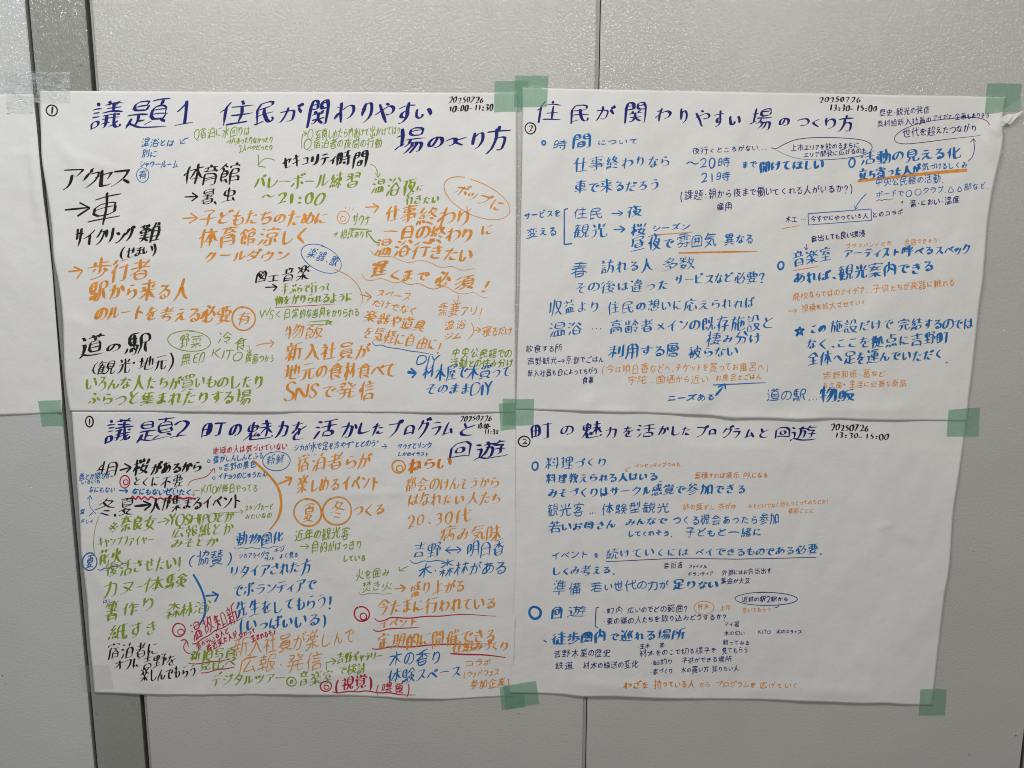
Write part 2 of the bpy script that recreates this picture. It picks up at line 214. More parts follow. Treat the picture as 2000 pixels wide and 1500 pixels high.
('X','N',3.2,'町',1037,824,1079,856,'の',1095,830,1120,848,'魅',1136,821,1176,855,'力',1182,832,1204,855,'を',1217,831,1238,853,'活',1243,827,1281,855,'か',1285,830,1306,850,'し',1312,831,1328,850,'た',1330,832,1348,850,'プ',1360,829,1384,853,'ロ',1384,836,1398,849,'グ',1410,829,1433,854,'ラ',1431,835,1445,854,'ム',1453,836,1472,854,'と',1483,835,1501,854,'回',1513,833,1543,856,'遊',1543,830,1596,861),
('E','K',2.1,1024,861,11.5,9.5,0),('X','K',2.1,'2',1020,856,1030,866),
('T','K',2.4,13,1622,834,1696,837,'20250726'),('T','K',2.4,12,1630,850,1736,853,'13:30-15:00'),
('E','B',3,1045,908,5.5,8,5),('T','B',2.4,24,1064,905,1188,903,'料理づくり'),
('T','V',1.1,10,1240,910,1332,907,'インセンティブつける.'),('L','V',1.1,1232,911,1226,914,1222,920),('P','V',1.1,1222,914,1222,920,1228,919),
('T','B',3,20,1066,935,1293,932,'料理教えられる人はいる.'),('T','V',1.2,13,1356,928,1499,927,'蓄積すれば展示 PRになる'),
('T','B',2.9,23,1069,964,1458,954,'みそづくりはサークル感覚で参加できる'),('T','B',2.1,26,1069,998,1142,996,'観光客'),('T','B',1.8,18,1150,996,1164,995,'…'),('T','B',2.1,23,1174,996,1309,993,'体験型観光'),
('T','O',1.2,14,1333,992,1437,988,'柿の葉ずし.茶がゆ'),('T','O',1.1,11,1460,988,1618,979,'みそだけでなく他もつくってみるとか!'),('T','O',1.1,12,1538,998,1590,997,'季節ごとに'),
('T','B',3,22,1071,1030,1203,1023,'若いお母さん'),('T','B',2.8,18,1221,1022,1304,1016,'みんなで'),('T','B',2,21,1313,1017,1522,1013,'つくる機会あったら参加'),
('T','B',2,15,1225,1043,1314,1041,'してくれそう.'),('T','B',2.2,19,1337,1041,1487,1039,'子どもと一緒に'),
('T','B',2,19,1076,1085,1150,1083,'イベント'),('T','B',3.6,14,1159,1083,1170,1083,'を'),('T','B',2.3,22,1181,1082,1347,1079,'続けていくには'),('T','B',2.7,20,1358,1079,1606,1073,'ペイできるものである必要.'),
('L','D',1.3,1183,1095,1250,1093,1330,1089,1420,1090,1500,1088,1594,1087),('T','B',2.7,20,1077,1115,1202,1112,'しくみ考える.'),
('T','D',1.4,12,1295,1105,1334,1104,'音街道'),('T','D',1.3,9,1344,1106,1381,1106,'ファイナル'),('T','D',1.3,10,1343,1122,1393,1119,'ボランティア'),('T','D',1.4,12,1408,1118,1506,1113,'外部にはお弁当出す'),('T','D',1.4,12,1407,1134,1465,1132,'集金が大変'),
('T','B',2.1,29,1077,1150,1137,1149,'準備'),('T','B',2,21,1153,1147,1305,1143,'若い世代の力が'),('T','B',3.8,20,1313,1143,1402,1142,'足りない'),
('E','B',4.4,1045,1194,11,11.5,0),('X','B',3.2,'回',1076,1182,1098,1207),('X','B',2.3,'遊',1107,1180,1146,1204),('P','D',1.4,1170,1183,1164,1185,1162,1222,1168,1223),
('T','D',1.6,15,1176,1193,1343,1188,'・町内 広いのでどの範囲?'),('T','D',1.6,15,1176,1213,1419,1204,'・東の端の人たちを取り込みどうするか?'),
('E','O',1.3,1375,1186,19,13,-5),('T','O',1.2,11,1362,1186,1386,1185,'貯木'),('T','O',1.2,11,1405,1188,1427,1186,'上市'),('T','O',1.2,12,1448,1191,1505,1188,'歩いてもらう'),
('E','D',1.3,1496,1167,59,13,0),('L','D',1.3,1521,1179,1518,1183,1512,1184),('T','D',1.6,11,1447,1169,1539,1168,'近鉄の駅2駅から'),
('T','B',3.8,25,1076,1249,1184,1242,'徒歩圏内'),('T','B',3.2,23,1190,1243,1339,1240,'で巡れる場所'),('L','B',2.6,1062,1249,1067,1252),
('T','D',1.7,16,1081,1277,1193,1274,'吉野木業の歴史'),('T','D',1.7,16,1083,1299,1120,1299,'鉄道'),('T','D',1.6,15,1138,1299,1247,1295,'材木の輸送の変化'),
('T','D',1.4,10,1244,1261,1270,1260,'・生木'),('T','D',1.4,10,1287,1260,1298,1260,'帯'),('T','D',1.5,14,1248,1276,1400,1270,'材木をのこで切る様子を'),('T','D',1.5,14,1409,1271,1461,1269,'見てもらう'),
('T','D',1.4,12,1268,1293,1314,1292,'・鮎釣り'),('T','D',1.4,12,1330,1291,1430,1287,'子供ができる場所'),('T','D',1.4,12,1268,1311,1314,1310,'・家づくり'),('T','D',1.4,12,1329,1309,1443,1305,'木の買い方 知りたい人'),
('T','D',1.3,11,1414,1219,1445,1218,'マイ箸'),('T','D',1.3,10,1414,1237,1454,1236,'木の匂い'),('T','D',1.3,11,1411,1255,1464,1254,'触ってみる'),('T','D',1.2,8,1480,1232,1504,1232,'KITO'),('T','D',1.3,9,1514,1232,1566,1232,'木のスライス'),
('T','V',2.5,16,1216,1336,1268,1336,'わざを'),('T','O',2,17,1277,1336,1358,1336,'持っている人'),('T','O',1.3,13,1365,1337,1387,1336,'から'),('T','O',1.4,15,1396,1337,1477,1337,'プログラムを'),('T','O',1.4,14,1481,1338,1566,1338,'広げていく.'),
],
}
# ------------------------------------------------------------------ pen strokes of each letter
# The middle line of every letter of the built-in font, found by thinning the filled outline
# and joining the pieces that run straight on through a crossing.
R=128; PAD=16   # em -> 128 px
def outline(c):
    cu=bpy.data.curves.new('t','FONT'); cu.body=c; cu.size=1
    ob=bpy.data.objects.new('t',cu); bpy.context.scene.collection.objects.link(ob)
    cu.fill_mode='NONE'
    dg=bpy.context.evaluated_depsgraph_get()
    me=ob.evaluated_get(dg).to_mesh()
    v=np.array([x.co[:2] for x in me.vertices]); 
    adj={}
    for e in me.edges:
        a,b=e.vertices; adj.setdefault(a,[]).append(b); adj.setdefault(b,[]).append(a)
    # loops, keep order by vertex index direction
    seen=set(); loops=[]
    for s in adj:
        if s in seen: continue
        loop=[s]; seen.add(s); cur=s; 
        while True:
            n=[x for x in adj[cur] if x not in seen]
            if not n: break
            # prefer idx+1
            nx=cur+1 if cur+1 in n else n[0]
            loop.append(nx); seen.add(nx); cur=nx
        loops.append(v[loop])
    bpy.data.objects.remove(ob); bpy.data.curves.remove(cu); return loops
def raster(loops,s,ox,oy,N):
    wn=np.zeros((N,N),int)
    xs=np.arange(N)+.5
    for L in loops:
        P=np.c_[L[:,0]*s+ox, N-(L[:,1]*s+oy)]
        Q=np.roll(P,-1,0)
        for (x0,y0),(x1,y1) in zip(P,Q):
            if y0==y1: continue
            d=1 if y1>y0 else -1
            a,b=(y0,y1) if d>0 else (y1,y0)
            r0=int(np.ceil(a-.5)); r1=int(np.ceil(b-.5))
            for r in range(max(r0,0),min(r1,N)):
                t=(r+.5-y0)/(y1-y0); x=x0+t*(x1-x0)
                wn[r,xs>x]+=d
    return wn!=0
def thin(im):
    im=im.astype(np.uint8).copy()
    def step(im,k):
        p=np.pad(im,1)
        P2=p[:-2,1:-1];P3=p[:-2,2:];P4=p[1:-1,2:];P5=p[2:,2:];P6=p[2:,1:-1];P7=p[2:,:-2];P8=p[1:-1,:-2];P9=p[:-2,:-2]
        n=[P2,P3,P4,P5,P6,P7,P8,P9]
        B=sum(x.astype(int) for x in n)
        A=sum(((n[i]==0)&(n[(i+1)%8]==1)).astype(int) for i in range(8))
        if k==0: c=(P2*P4*P6==0)&(P4*P6*P8==0)
        else: c=(P2*P4*P8==0)&(P2*P6*P8==0)
        m=(im==1)&(B>=2)&(B<=6)&(A==1)&c
        return m
    while True:
        ch=False
        for k in (0,1):
            m=step(im,k)
            if m.any(): im[m]=0; ch=True
        if not ch: return im
def trace(sk,sw):
    pts={(r,c) for r,c in zip(*np.nonzero(sk))}
    def nb(p):
        r,c=p; o=[]
        for d in ((0,1),(1,0),(0,-1),(-1,0)):
            q=(r+d[0],c+d[1])
            if q in pts:o.append(q)
        for d in ((1,1),(1,-1),(-1,1),(-1,-1)):
            q=(r+d[0],c+d[1])
            if q in pts and (r+d[0],c) not in pts and (r,c+d[1]) not in pts:o.append(q)
        return o
    N={p:nb(p) for p in pts}
    nodes={p for p in pts if len(N[p])!=2}
    segs=[];used=set()
    for s in nodes:
        for q in N[s]:
            if (s,q) in used: continue
            path=[s,q]; used.add((s,q)); used.add((q,s)); prev,cur=s,q
            while cur not in nodes:
                nx=[x for x in N[cur] if x!=prev][0]
                used.add((cur,nx));used.add((nx,cur)); path.append(nx); prev,cur=cur,nx
            used.add((path[-1],path[-2])); segs.append(path)
    vis={p for s in segs for p in s}|nodes
    for s in pts-vis:
        if s in vis: continue
        path=[s];vis.add(s);cur=s
        while True:
            nx=[x for x in N[cur] if x not in vis]
            if not nx: break
            cur=nx[0];vis.add(cur);path.append(cur)
        path.append(s); segs.append(path)
    # cluster nodes: merge junction nodes joined by short segs
    par={n:n for n in nodes}
    def f(x):
        while par[x]!=x:x=par[x]
        return x
    deg={n:len(N[n]) for n in nodes}
    keep=[]
    for s in segs:
        a,b=s[0],s[-1]
        if a in nodes and b in nodes and a!=b and len(s)<sw*0.95 and deg[a]>2 and deg[b]>2: par[f(a)]=f(b)
        elif a==b and len(s)<4: pass
        elif (a in nodes and b in nodes) and len(s)<sw*0.55 and (deg[a]==1 or deg[b]==1) and not(deg[a]==1 and deg[b]==1): pass
        else: keep.append(s)
    cl={}
    for n in nodes: cl.setdefault(f(n),[]).append(n)
    cen={k:np.mean(v,0) for k,v in cl.items()}
    S=[]
    for s in keep:
        p=[np.array(x,float) for x in s]
        ka=f(s[0]) if s[0] in nodes else None; kb=f(s[-1]) if s[-1] in nodes else None
        p=np.array(p)
        S.append([p,ka if ka and deg[s[0]]>1 else None,kb if kb and deg[s[-1]]>1 else None])
    # trim near junctions by ~sw/2, then attach centre
    T=[]
    k=max(1,int(sw*.45))
    for p,ka,kb in S:
        q=p
        if ka is not None: q=np.vstack([cen[ka],q[min(k,len(q)-1):]])
        if kb is not None: q=np.vstack([q[:max(1,len(q)-k)],cen[kb]])
        if len(q)<2: q=np.vstack([q,q])
        T.append([q,ka,kb])
    # join through junctions by straightness
    ends={}
    for i,(q,ka,kb) in enumerate(T):
        if ka is not None: ends.setdefault(ka,[]).append((i,0))
        if kb is not None: ends.setdefault(kb,[]).append((i,1))
    link={}
    def dirv(i,e):
        q=T[i][0]
        if e==1:q=q[::-1]
        m=min(len(q)-1,int(sw*1.3))
        d=q[m]-q[0]; return d/(np.linalg.norm(d)+1e-9)
    for kk,l in ends.items():
        pr=[]
        for a in range(len(l)):
            for b in range(a+1,len(l)):
                pr.append((float(dirv(*l[a])@dirv(*l[b])),l[a],l[b]))
        pr.sort(key=lambda t:t[0])
        th=-0.72 if len(l)>2 else 0.9
        for c,x,y in pr:
            if c<th and x not in link and y not in link and x[0]!=y[0]:
                link[x]=y;link[y]=x
    done=set();res=[]
    def walk(i,e):   # start at end e going inward
        path=[];cur=(i,e)
        while True:
            i,e=cur
            if i in done: break
            done.add(i)
            q=T[i][0] if e==0 else T[i][0][::-1]
            path.append(q)
            o=(i,1-e)
            if o in link: cur=link[o]
            else: break
        return np.vstack(path)
    for i in range(len(T)):
        for e in (0,1):
            if i not in done and (i,e) not in link: res.append(walk(i,e))
    for i in range(len(T)):
        if i not in done: res.append(walk(i,0))
    return res
def rdp(p,eps):
    if len(p)<3: return p
    a,b=p[0],p[-1]; d=b-a; L=np.linalg.norm(d)
    if L<1e-6: dist=np.linalg.norm(p-a,axis=1)
    else: dist=np.abs(d[0]*(p[:,1]-a[1])-d[1]*(p[:,0]-a[0]))/L
    i=int(dist.argmax())
    if dist[i]>eps: return np.vstack([rdp(p[:i+1],eps)[:-1],rdp(p[i:],eps)])
    return np.array([a,b])

def stroke_table(chars):
    out={}
    for c in chars:
        L=outline(c)
        if not L: continue
        N=R+2*PAD
        S=R
        im=raster(L,S,PAD,PAD+0.15*R,N)
        sk=thin(im)
        area=im.sum(); ln=max(sk.sum(),1); sw=area/ln
        st=trace(sk,sw)
        res=[]
        for q in st:
            q=q[:,::-1].copy(); q[:,0]-=PAD; q[:,1]=(N-q[:,1])-PAD
            # extend free ends? thinning eats ~sw/2 at ends; okay
            q=rdp(q,1.3)
            if len(q)>1: res.append(q)
        # round dots vanish when thinned: put a short dab in each small contour
        for Lp in L:
            w_,h_=np.ptp(Lp[:,0])*S,np.ptp(Lp[:,1])*S
            if max(w_,h_)<19 and c in '・.…:!?※、PRi':
                cx,cy=(Lp[:,0].min()+Lp[:,0].max())/2*S,(Lp[:,1].min()+Lp[:,1].max())/2*S+0.15*R
                if c in '、': continue
                res=[q for q in res if not(abs(q[:,0].mean()-cx)<w_/2+2 and abs(q[:,1].mean()-cy)<h_/2+2)]
                res.append(np.array([[cx-2,cy+1.5],[cx+2,cy-1.5]]))

        st=[]
        for q in res:
            q=np.round(np.asarray(q,float)); a,b=q[0],q[-1]
            if (b[0]-a[0])*0.7-(b[1]-a[1])*1.0<-1e-6: q=q[::-1]
            st.append(q/128.0-np.array([0.0,0.0]))
        st.sort(key=lambda q:(-q[0][1]+q[0][0]*0.6))
        out[c]=st
    return out
# ------------------------------------------------------------------ materials
def nodes(name):
    mt = bpy.data.materials.new(name); mt.use_nodes = True
    nt = mt.node_tree; return mt, nt, nt.nodes['Principled BSDF'], nt.nodes['Material Output']
def N(nt, t, **k):
    n = nt.nodes.new(t)
    for a, v in k.items():
        if a in n.inputs.keys() if isinstance(a, str) else False: n.inputs[a].default_value = v
        else: setattr(n, a, v)
    return n
def noise(nt, vec, scale, detail=2, rough=0.5):
    n = nt.nodes.new('ShaderNodeTexNoise'); n.inputs['Scale'].default_value = scale
    n.inputs['Detail'].default_value = detail; n.inputs['Roughness'].default_value = rough
    nt.links.new(vec, n.inputs['Vector']); return n.outputs['Fac']
def ramp(nt, fac, stops):
    r = nt.nodes.new('ShaderNodeValToRGB'); e = r.color_ramp.elements
    while len(e) < len(stops): e.new(0.5)
    for k, (p, c) in enumerate(stops): e[k].position = p; e[k].color = (*c, 1)
    nt.links.new(fac, r.inputs[0]); return r.outputs[0]
def mulc(nt, a, b, fac=1.0):
    n = nt.nodes.new('ShaderNodeMix'); n.data_type = 'RGBA'; n.blend_type = 'MULTIPLY'
    n.inputs[0].default_value = fac; nt.links.new(a, n.inputs[6]); nt.links.new(b, n.inputs[7]); return n.outputs[2]
def pos(nt, scale=(1, 1, 1)):
    g = nt.nodes.new('ShaderNodeNewGeometry'); mp = nt.nodes.new('ShaderNodeMapping'); mp.inputs['Scale'].default_value = scale
    nt.links.new(g.outputs['Position'], mp.inputs[0]); return mp.outputs[0]
def bump(nt, h, strength, dist, prev=None):
    b = nt.nodes.new('ShaderNodeBump'); b.inputs['Strength'].default_value = strength; b.inputs['Distance'].default_value = dist
    nt.links.new(h, b.inputs['Height'])
    if prev is not None: nt.links.new(prev, b.inputs['Normal'])
    return b.outputs[0]

def painted(name, base, rough=0.42, streak=False, grain=1.0, coat=0.7):
    mt, nt, p, o = nodes(name)
    v = pos(nt)
    big = ramp(nt, noise(nt, v, 2.3, 4, 0.6), [(0.3, tuple(c * 0.95 for c in base)), (0.7, tuple(c * 1.04 for c in base))])
    # small dirt specks and scuffs
    sp = ramp(nt, noise(nt, v, 62, 3, 0.6), [(0.245, (0.45, 0.43, 0.40)), (0.27, (1, 1, 1))])
    sf = ramp(nt, noise(nt, pos(nt, (1, 1, 0.35)), 26, 5, 0.7), [(0.27, (0.86, 0.85, 0.83)), (0.36, (1, 1, 1))])
    fine = ramp(nt, noise(nt, v, 420, 2, 0.6), [(0.3, (0.93, 0.93, 0.93)), (0.7, (1.06, 1.06, 1.06))])
    nt.links.new(mulc(nt, mulc(nt, mulc(nt, big, sp), sf), fine), p.inputs['Base Color'])
    p.inputs['Roughness'].default_value = rough
    p.inputs['Specular IOR Level'].default_value = 0.5
    vv = pos(nt, (1, 1, 0.45)) if streak else v
    b1 = bump(nt, noise(nt, vv, 150, 3, 0.6), 1.0, 0.0013 * grain)
    nt.links.new(b1, p.inputs['Normal'])
    # glossy orange-peel top coat that glints under the tubes
    p.inputs['Coat Weight'].default_value = coat; p.inputs['Coat Roughness'].default_value = 0.10; p.inputs['Coat IOR'].default_value = 2.1
    c1 = bump(nt, noise(nt, vv, 125, 3, 0.6), 1.0, 0.0017 * grain)
    if streak: c1 = bump(nt, noise(nt, pos(nt, (1, 1, 0.04)), 70, 2), 1.0, 0.006, c1)
    nt.links.new(c1, p.inputs['Coat Normal'])
    return mt

def paper_mat(name, base):
    mt, nt, p, o = nodes(name)
    v = pos(nt)
    c = ramp(nt, noise(nt, v, 5, 4, 0.6), [(0.3, tuple(x * 0.965 for x in base)), (0.7, base)])
    c2 = ramp(nt, noise(nt, v, 300, 2), [(0.3, (0.97, 0.97, 0.97)), (0.7, (1.0, 1.0, 1.0))])
    nt.links.new(mulc(nt, c, c2), p.inputs['Base Color'])
    p.inputs['Roughness'].default_value = 0.62; p.inputs['Specular IOR Level'].default_value = 0.35
    b1 = bump(nt, noise(nt, pos(nt, (1.5, 1, 0.8)), 6, 2, 0.45), 1.0, 0.007)
    b1 = bump(nt, noise(nt, v, 30, 4, 0.55), 1.0, 0.0014, b1)
    b1 = bump(nt, noise(nt, v, 300, 2), 1.0, 0.00022, b1)
    nt.links.new(b1, p.inputs['Normal'])
    return mt

def ink_mat(name, col, see=0.0):
    mt, nt, p, o = nodes(name)
    v = pos(nt)
    c = ramp(nt, noise(nt, v, 70, 3, 0.6), [(0.3, tuple(x * 0.8 for x in col)), (0.7, tuple(min(1, x * 1.18) for x in col))])
    nt.links.new(c, p.inputs['Base Color'])
    p.inputs['Roughness'].default_value = 0.5; p.inputs['Specular IOR Level'].default_value = 0.3
    if see:
        t = nt.nodes.new('ShaderNodeBsdfTransparent'); mx = nt.nodes.new('ShaderNodeMixShader'); mx.inputs[0].default_value = 1 - see
        nt.links.new(t.outputs[0], mx.inputs[1]); nt.links.new(p.outputs[0], mx.inputs[2]); nt.links.new(mx.outputs[0], o.inputs[0])
    return mt

def tape_mat(name, tint, body, opac, rough, spec_bump=1.0):
    # thin film: some light is filtered through to what lies behind, some is scattered back
    mt, nt, p, o = nodes(name)
    v = pos(nt)
    t = nt.nodes.new('ShaderNodeBsdfTransparent'); t.inputs[0].default_value = (*tint, 1)
    p.inputs['Base Color'].default_value = (*body, 1); p.inputs['Roughness'].default_value = rough
    p.inputs['Specular IOR Level'].default_value = 0.5
    mx = nt.nodes.new('ShaderNodeMixShader')
    op = nt.nodes.new('ShaderNodeMapRange'); op.inputs[3].default_value = opac * 0.8; op.inputs[4].default_value = opac * 1.2
    nt.links.new(noise(nt, pos(nt, (1, 1, 0.12)), 260, 2), op.inputs[0]); nt.links.new(op.outputs[0], mx.inputs[0])
    nt.links.new(t.outputs[0], mx.inputs[1]); nt.links.new(p.outputs[0], mx.inputs[2]); nt.links.new(mx.outputs[0], o.inputs[0])
    b = bump(nt, noise(nt, pos(nt, (1, 1, 0.08)), 420, 1), 0.4 * spec_bump, 0.0006)
    b = bump(nt, noise(nt, v, 40, 3), 0.5 * spec_bump, 0.003, b)
    nt.links.new(b, p.inputs['Normal'])
    return mt

def clear_mat(name, tint, body, opac, rough, sb):
    # clear film: milky where it has lifted, glassy glints on the fine creases
    mt, nt, p, o = nodes(name)
    t = nt.nodes.new('ShaderNodeBsdfTransparent'); t.inputs[0].default_value = (*tint, 1)
    p.inputs['Base Color'].default_value = (*body, 1); p.inputs['Roughness'].default_value = rough
    p.inputs['Coat Weight'].default_value = 1.0; p.inputs['Coat Roughness'].default_value = 0.08; p.inputs['Coat IOR'].default_value = 1.7
    r = ramp(nt, noise(nt, pos(nt, (1, 1, 1.6)), 34, 4, 0.6), [(0.40, (0.08,) * 3), (0.54, (0.26,) * 3), (0.66, (0.60,) * 3)])
    mx = nt.nodes.new('ShaderNodeMixShader'); nt.links.new(r, mx.inputs[0])
    nt.links.new(t.outputs[0], mx.inputs[1]); nt.links.new(p.outputs[0], mx.inputs[2]); nt.links.new(mx.outputs[0], o.inputs[0])
    b = bump(nt, noise(nt, pos(nt, (0.35, 1, 1.5)), 160, 3), 1.0, 0.006)
    b = bump(nt, noise(nt, pos(nt), 50, 3), 1.0, 0.010, b)
    nt.links.new(b, p.inputs['Normal']); nt.links.new(b, p.inputs['Coat Normal'])
    return mt
M_WALL = painted('painted_steel', (0.475, 0.462, 0.428), 0.45)
M_COOL = painted('painted_steel_cool', (0.53, 0.53, 0.518), 0.45)
M_POST = painted('post_paint', (0.275, 0.278, 0.242), 0.35, True, 1.3)
M_GROOVE = painted('groove_gasket', (0.075, 0.066, 0.055), 0.6, False, 0.6, 0.0)
M_STRIP = painted('strip_paint', (0.31, 0.305, 0.285), 0.45, False, 0.6, 0.2)
M_PAPER = paper_mat('sheet_paper', (0.715, 0.70, 0.677))
M_GREEN = tape_mat('green_curing_tape', (0.80, 0.92, 0.84), (0.25, 0.43, 0.32), 0.38, 0.38)
M_CLEAR = clear_mat('clear_packing_tape', (0.95, 0.96, 0.96), (0.86, 0.87, 0.88), 0.36, 0.14, 3.0)
M_FROST = tape_mat('frosted_mending_tape', (0.96, 0.96, 0.96), (0.66, 0.66, 0.65), 0.09, 0.45)
INK = {'K': ('black', ink_mat('black_marker_ink', (0.012, 0.011, 0.013))),
       'N': ('navy', ink_mat('navy_marker_ink', (0.008, 0.012, 0.15))),
       'D': ('dark blue', ink_mat('dark_blue_pen_ink', (0.022, 0.030, 0.17))),
       'B': ('blue', ink_mat('blue_marker_ink', (0.014, 0.145, 0.42), 0.06)),
       'S': ('pale blue', ink_mat('light_blue_pen_ink', (0.03, 0.14, 0.40), 0.06)),
       'G': ('green', ink_mat('green_marker_ink', (0.235, 0.335, 0.02), 0.12)),
       'O': ('orange', ink_mat('orange_marker_ink', (0.73, 0.285, 0.042), 0.12)),
       'V': ('deep orange', ink_mat('deep_orange_marker_ink', (0.66, 0.20, 0.02), 0.06)),
       'R': ('red', ink_mat('red_marker_ink', (0.48, 0.015, 0.045), 0.05))}

# ------------------------------------------------------------------ object helpers
COL = sc.collection
def link(name, me, mat, parent=None, smooth=False):
    if mat is not None: me.materials.append(mat)
    o = bpy.data.objects.new(name, me); COL.objects.link(o)
    if parent is not None: o.parent = parent
    if smooth:
        me.polygons.foreach_set('use_smooth', [True] * len(me.polygons))
    return o
def mesh(vs, fs):
    me = bpy.data.meshes.new('mesh'); me.from_pydata([tuple(map(float, v)) for v in vs], [], fs); me.update(); return me
def thing(name, label, cat, loc, group=None):
    o = bpy.data.objects.new(name, None); COL.objects.link(o); o.location = loc; o.empty_display_size = 0.05
    o['label'] = label; o['category'] = cat
    if group: o['group'] = group
    return o
def box(x0, x1, y0, y1, z0, z1, bev=0.0):
    bm = bmesh.new(); bmesh.ops.create_cube(bm, size=1)
    for v in bm.verts:
        v.co = Vector(((x0 + x1) / 2 + v.co.x * (x1 - x0), (y0 + y1) / 2 + v.co.y * (y1 - y0), (z0 + z1) / 2 + v.co.z * (z1 - z0)))
    if bev: bmesh.ops.bevel(bm, geom=bm.edges[:], offset=bev, segments=2, affect='EDGES')
    me = bpy.data.meshes.new('mesh'); bm.to_mesh(me); bm.free(); return me

# ------------------------------------------------------------------ the wall of steel panels
def X_at(xt, xb):
    a, _ = wall(xt, 0); b, _ = wall(xb, 1500); return float(a + b) / 2
XL = X_at(52, 187); XR = X_at(171, 285); XS = X_at(1170, 1140.5)
MOD = XS - XR
Z0, Z1 = -0.35, 3.05
wallt = thing('partition_wall', 'grey painted steel panel wall carrying the taped paper sheets', 'wall', (0, 0, Z0))
wallt.location = (0, 0, 0)
g = 0.0045
def panel(x0, x1, mat, label=None):
    o = link('wall_panel', box(x0, x1, 0.0, 0.03, Z0, Z1, 0.0016), mat, wallt)
    if label: o['label'] = label
panel(XL - MOD, XL - g, M_COOL, 'cool grey wall panel left of the post')
panel(XR + 0.0122, XS - 0.0052, M_WALL)
panel(XS + 0.0050, XS + MOD - 0.005, M_WALL)
POSTW = XR - XL
def post(xa, xb):
    o = link('post', box(xa + 0.004, xb - 0.0052, 0.004, 0.03, Z0, Z1, 0.0012), M_POST, wallt)
    o['label'] = 'olive grey upright post between two panels'
post(XL, XR); 
xr2 = XS + MOD
post(xr2, xr2 + POSTW); panel(xr2 + POSTW + g, xr2 + POSTW + MOD, M_WALL)
panel(XL - MOD - 0.012 - MOD, XL - MOD - 0.009, M_COOL)
link('groove_backing', box(XL - 2 * MOD, xr2 + POSTW + MOD, 0.031, 0.05, Z0, Z1), M_GROOVE, wallt)
link('joint_strip', box(XS - 0.0050, XS + 0.0028, 0.0016, 0.03, Z0, Z1, 0.0006), M_STRIP, wallt)
link('edge_trim', box(XR + 0.0062, XR + 0.0117, 0.003, 0.03, Z0, Z1, 0.0008), M_STRIP, wallt)
link('joint_strip', box(XL - MOD - 0.0085, XL - MOD - 0.0005, 0.0022, 0.03, Z0, Z1, 0.0006), M_STRIP, wallt)
# rivet heads beside the central joint, small bumps and chips on the paint
def disc(px, py, r, depth, mat, name, squash=1.0):
    x, z = wall(px, py); n = 10; vs = [(x, -depth, z)]; fs = []
    for k in range(n):
        a = 2 * math.pi * k / n; vs.append((x + r * math.cos(a), 0.0006 - 0.0001, z + r * squash * math.sin(a)))
    for k in range(n): fs.append((0, 1 + (k + 1) % n, 1 + k))
    return link(name, mesh(vs, fs), mat, wallt, True)
for px, py in ((1160, 127), (1180, 127)): disc(px, py, 0.0021, 0.0009, M_STRIP, 'rivet')
for px, py, r, s in ((1984, 1437, .0042, .8), (1901, 1077, .0018, 1), (1837, 1289, .003, .35), (1842, 1242, .0014, 1), (1869, 1243, .0012, 1), (1090, 1374, .0018, .8), (1127, 1418, .0016, 1.3),
                     (1013, 1394, .002, 1.4), (1871, 1067, .0012, 1), (158, 127, .0014, 1), (337, 127, .0015, .8), (5, 1320, .004, .8), (10, 1335, .0025, .7), (1161, 1438, .0013, 1.4), (1893, 1474, .0022, 2.2), (1550, 148, .0016, .8), (1818, 113, .0016, .8)):
    disc(px, py, r, 0.0007, M_GROOVE, 'paint_chip', s)

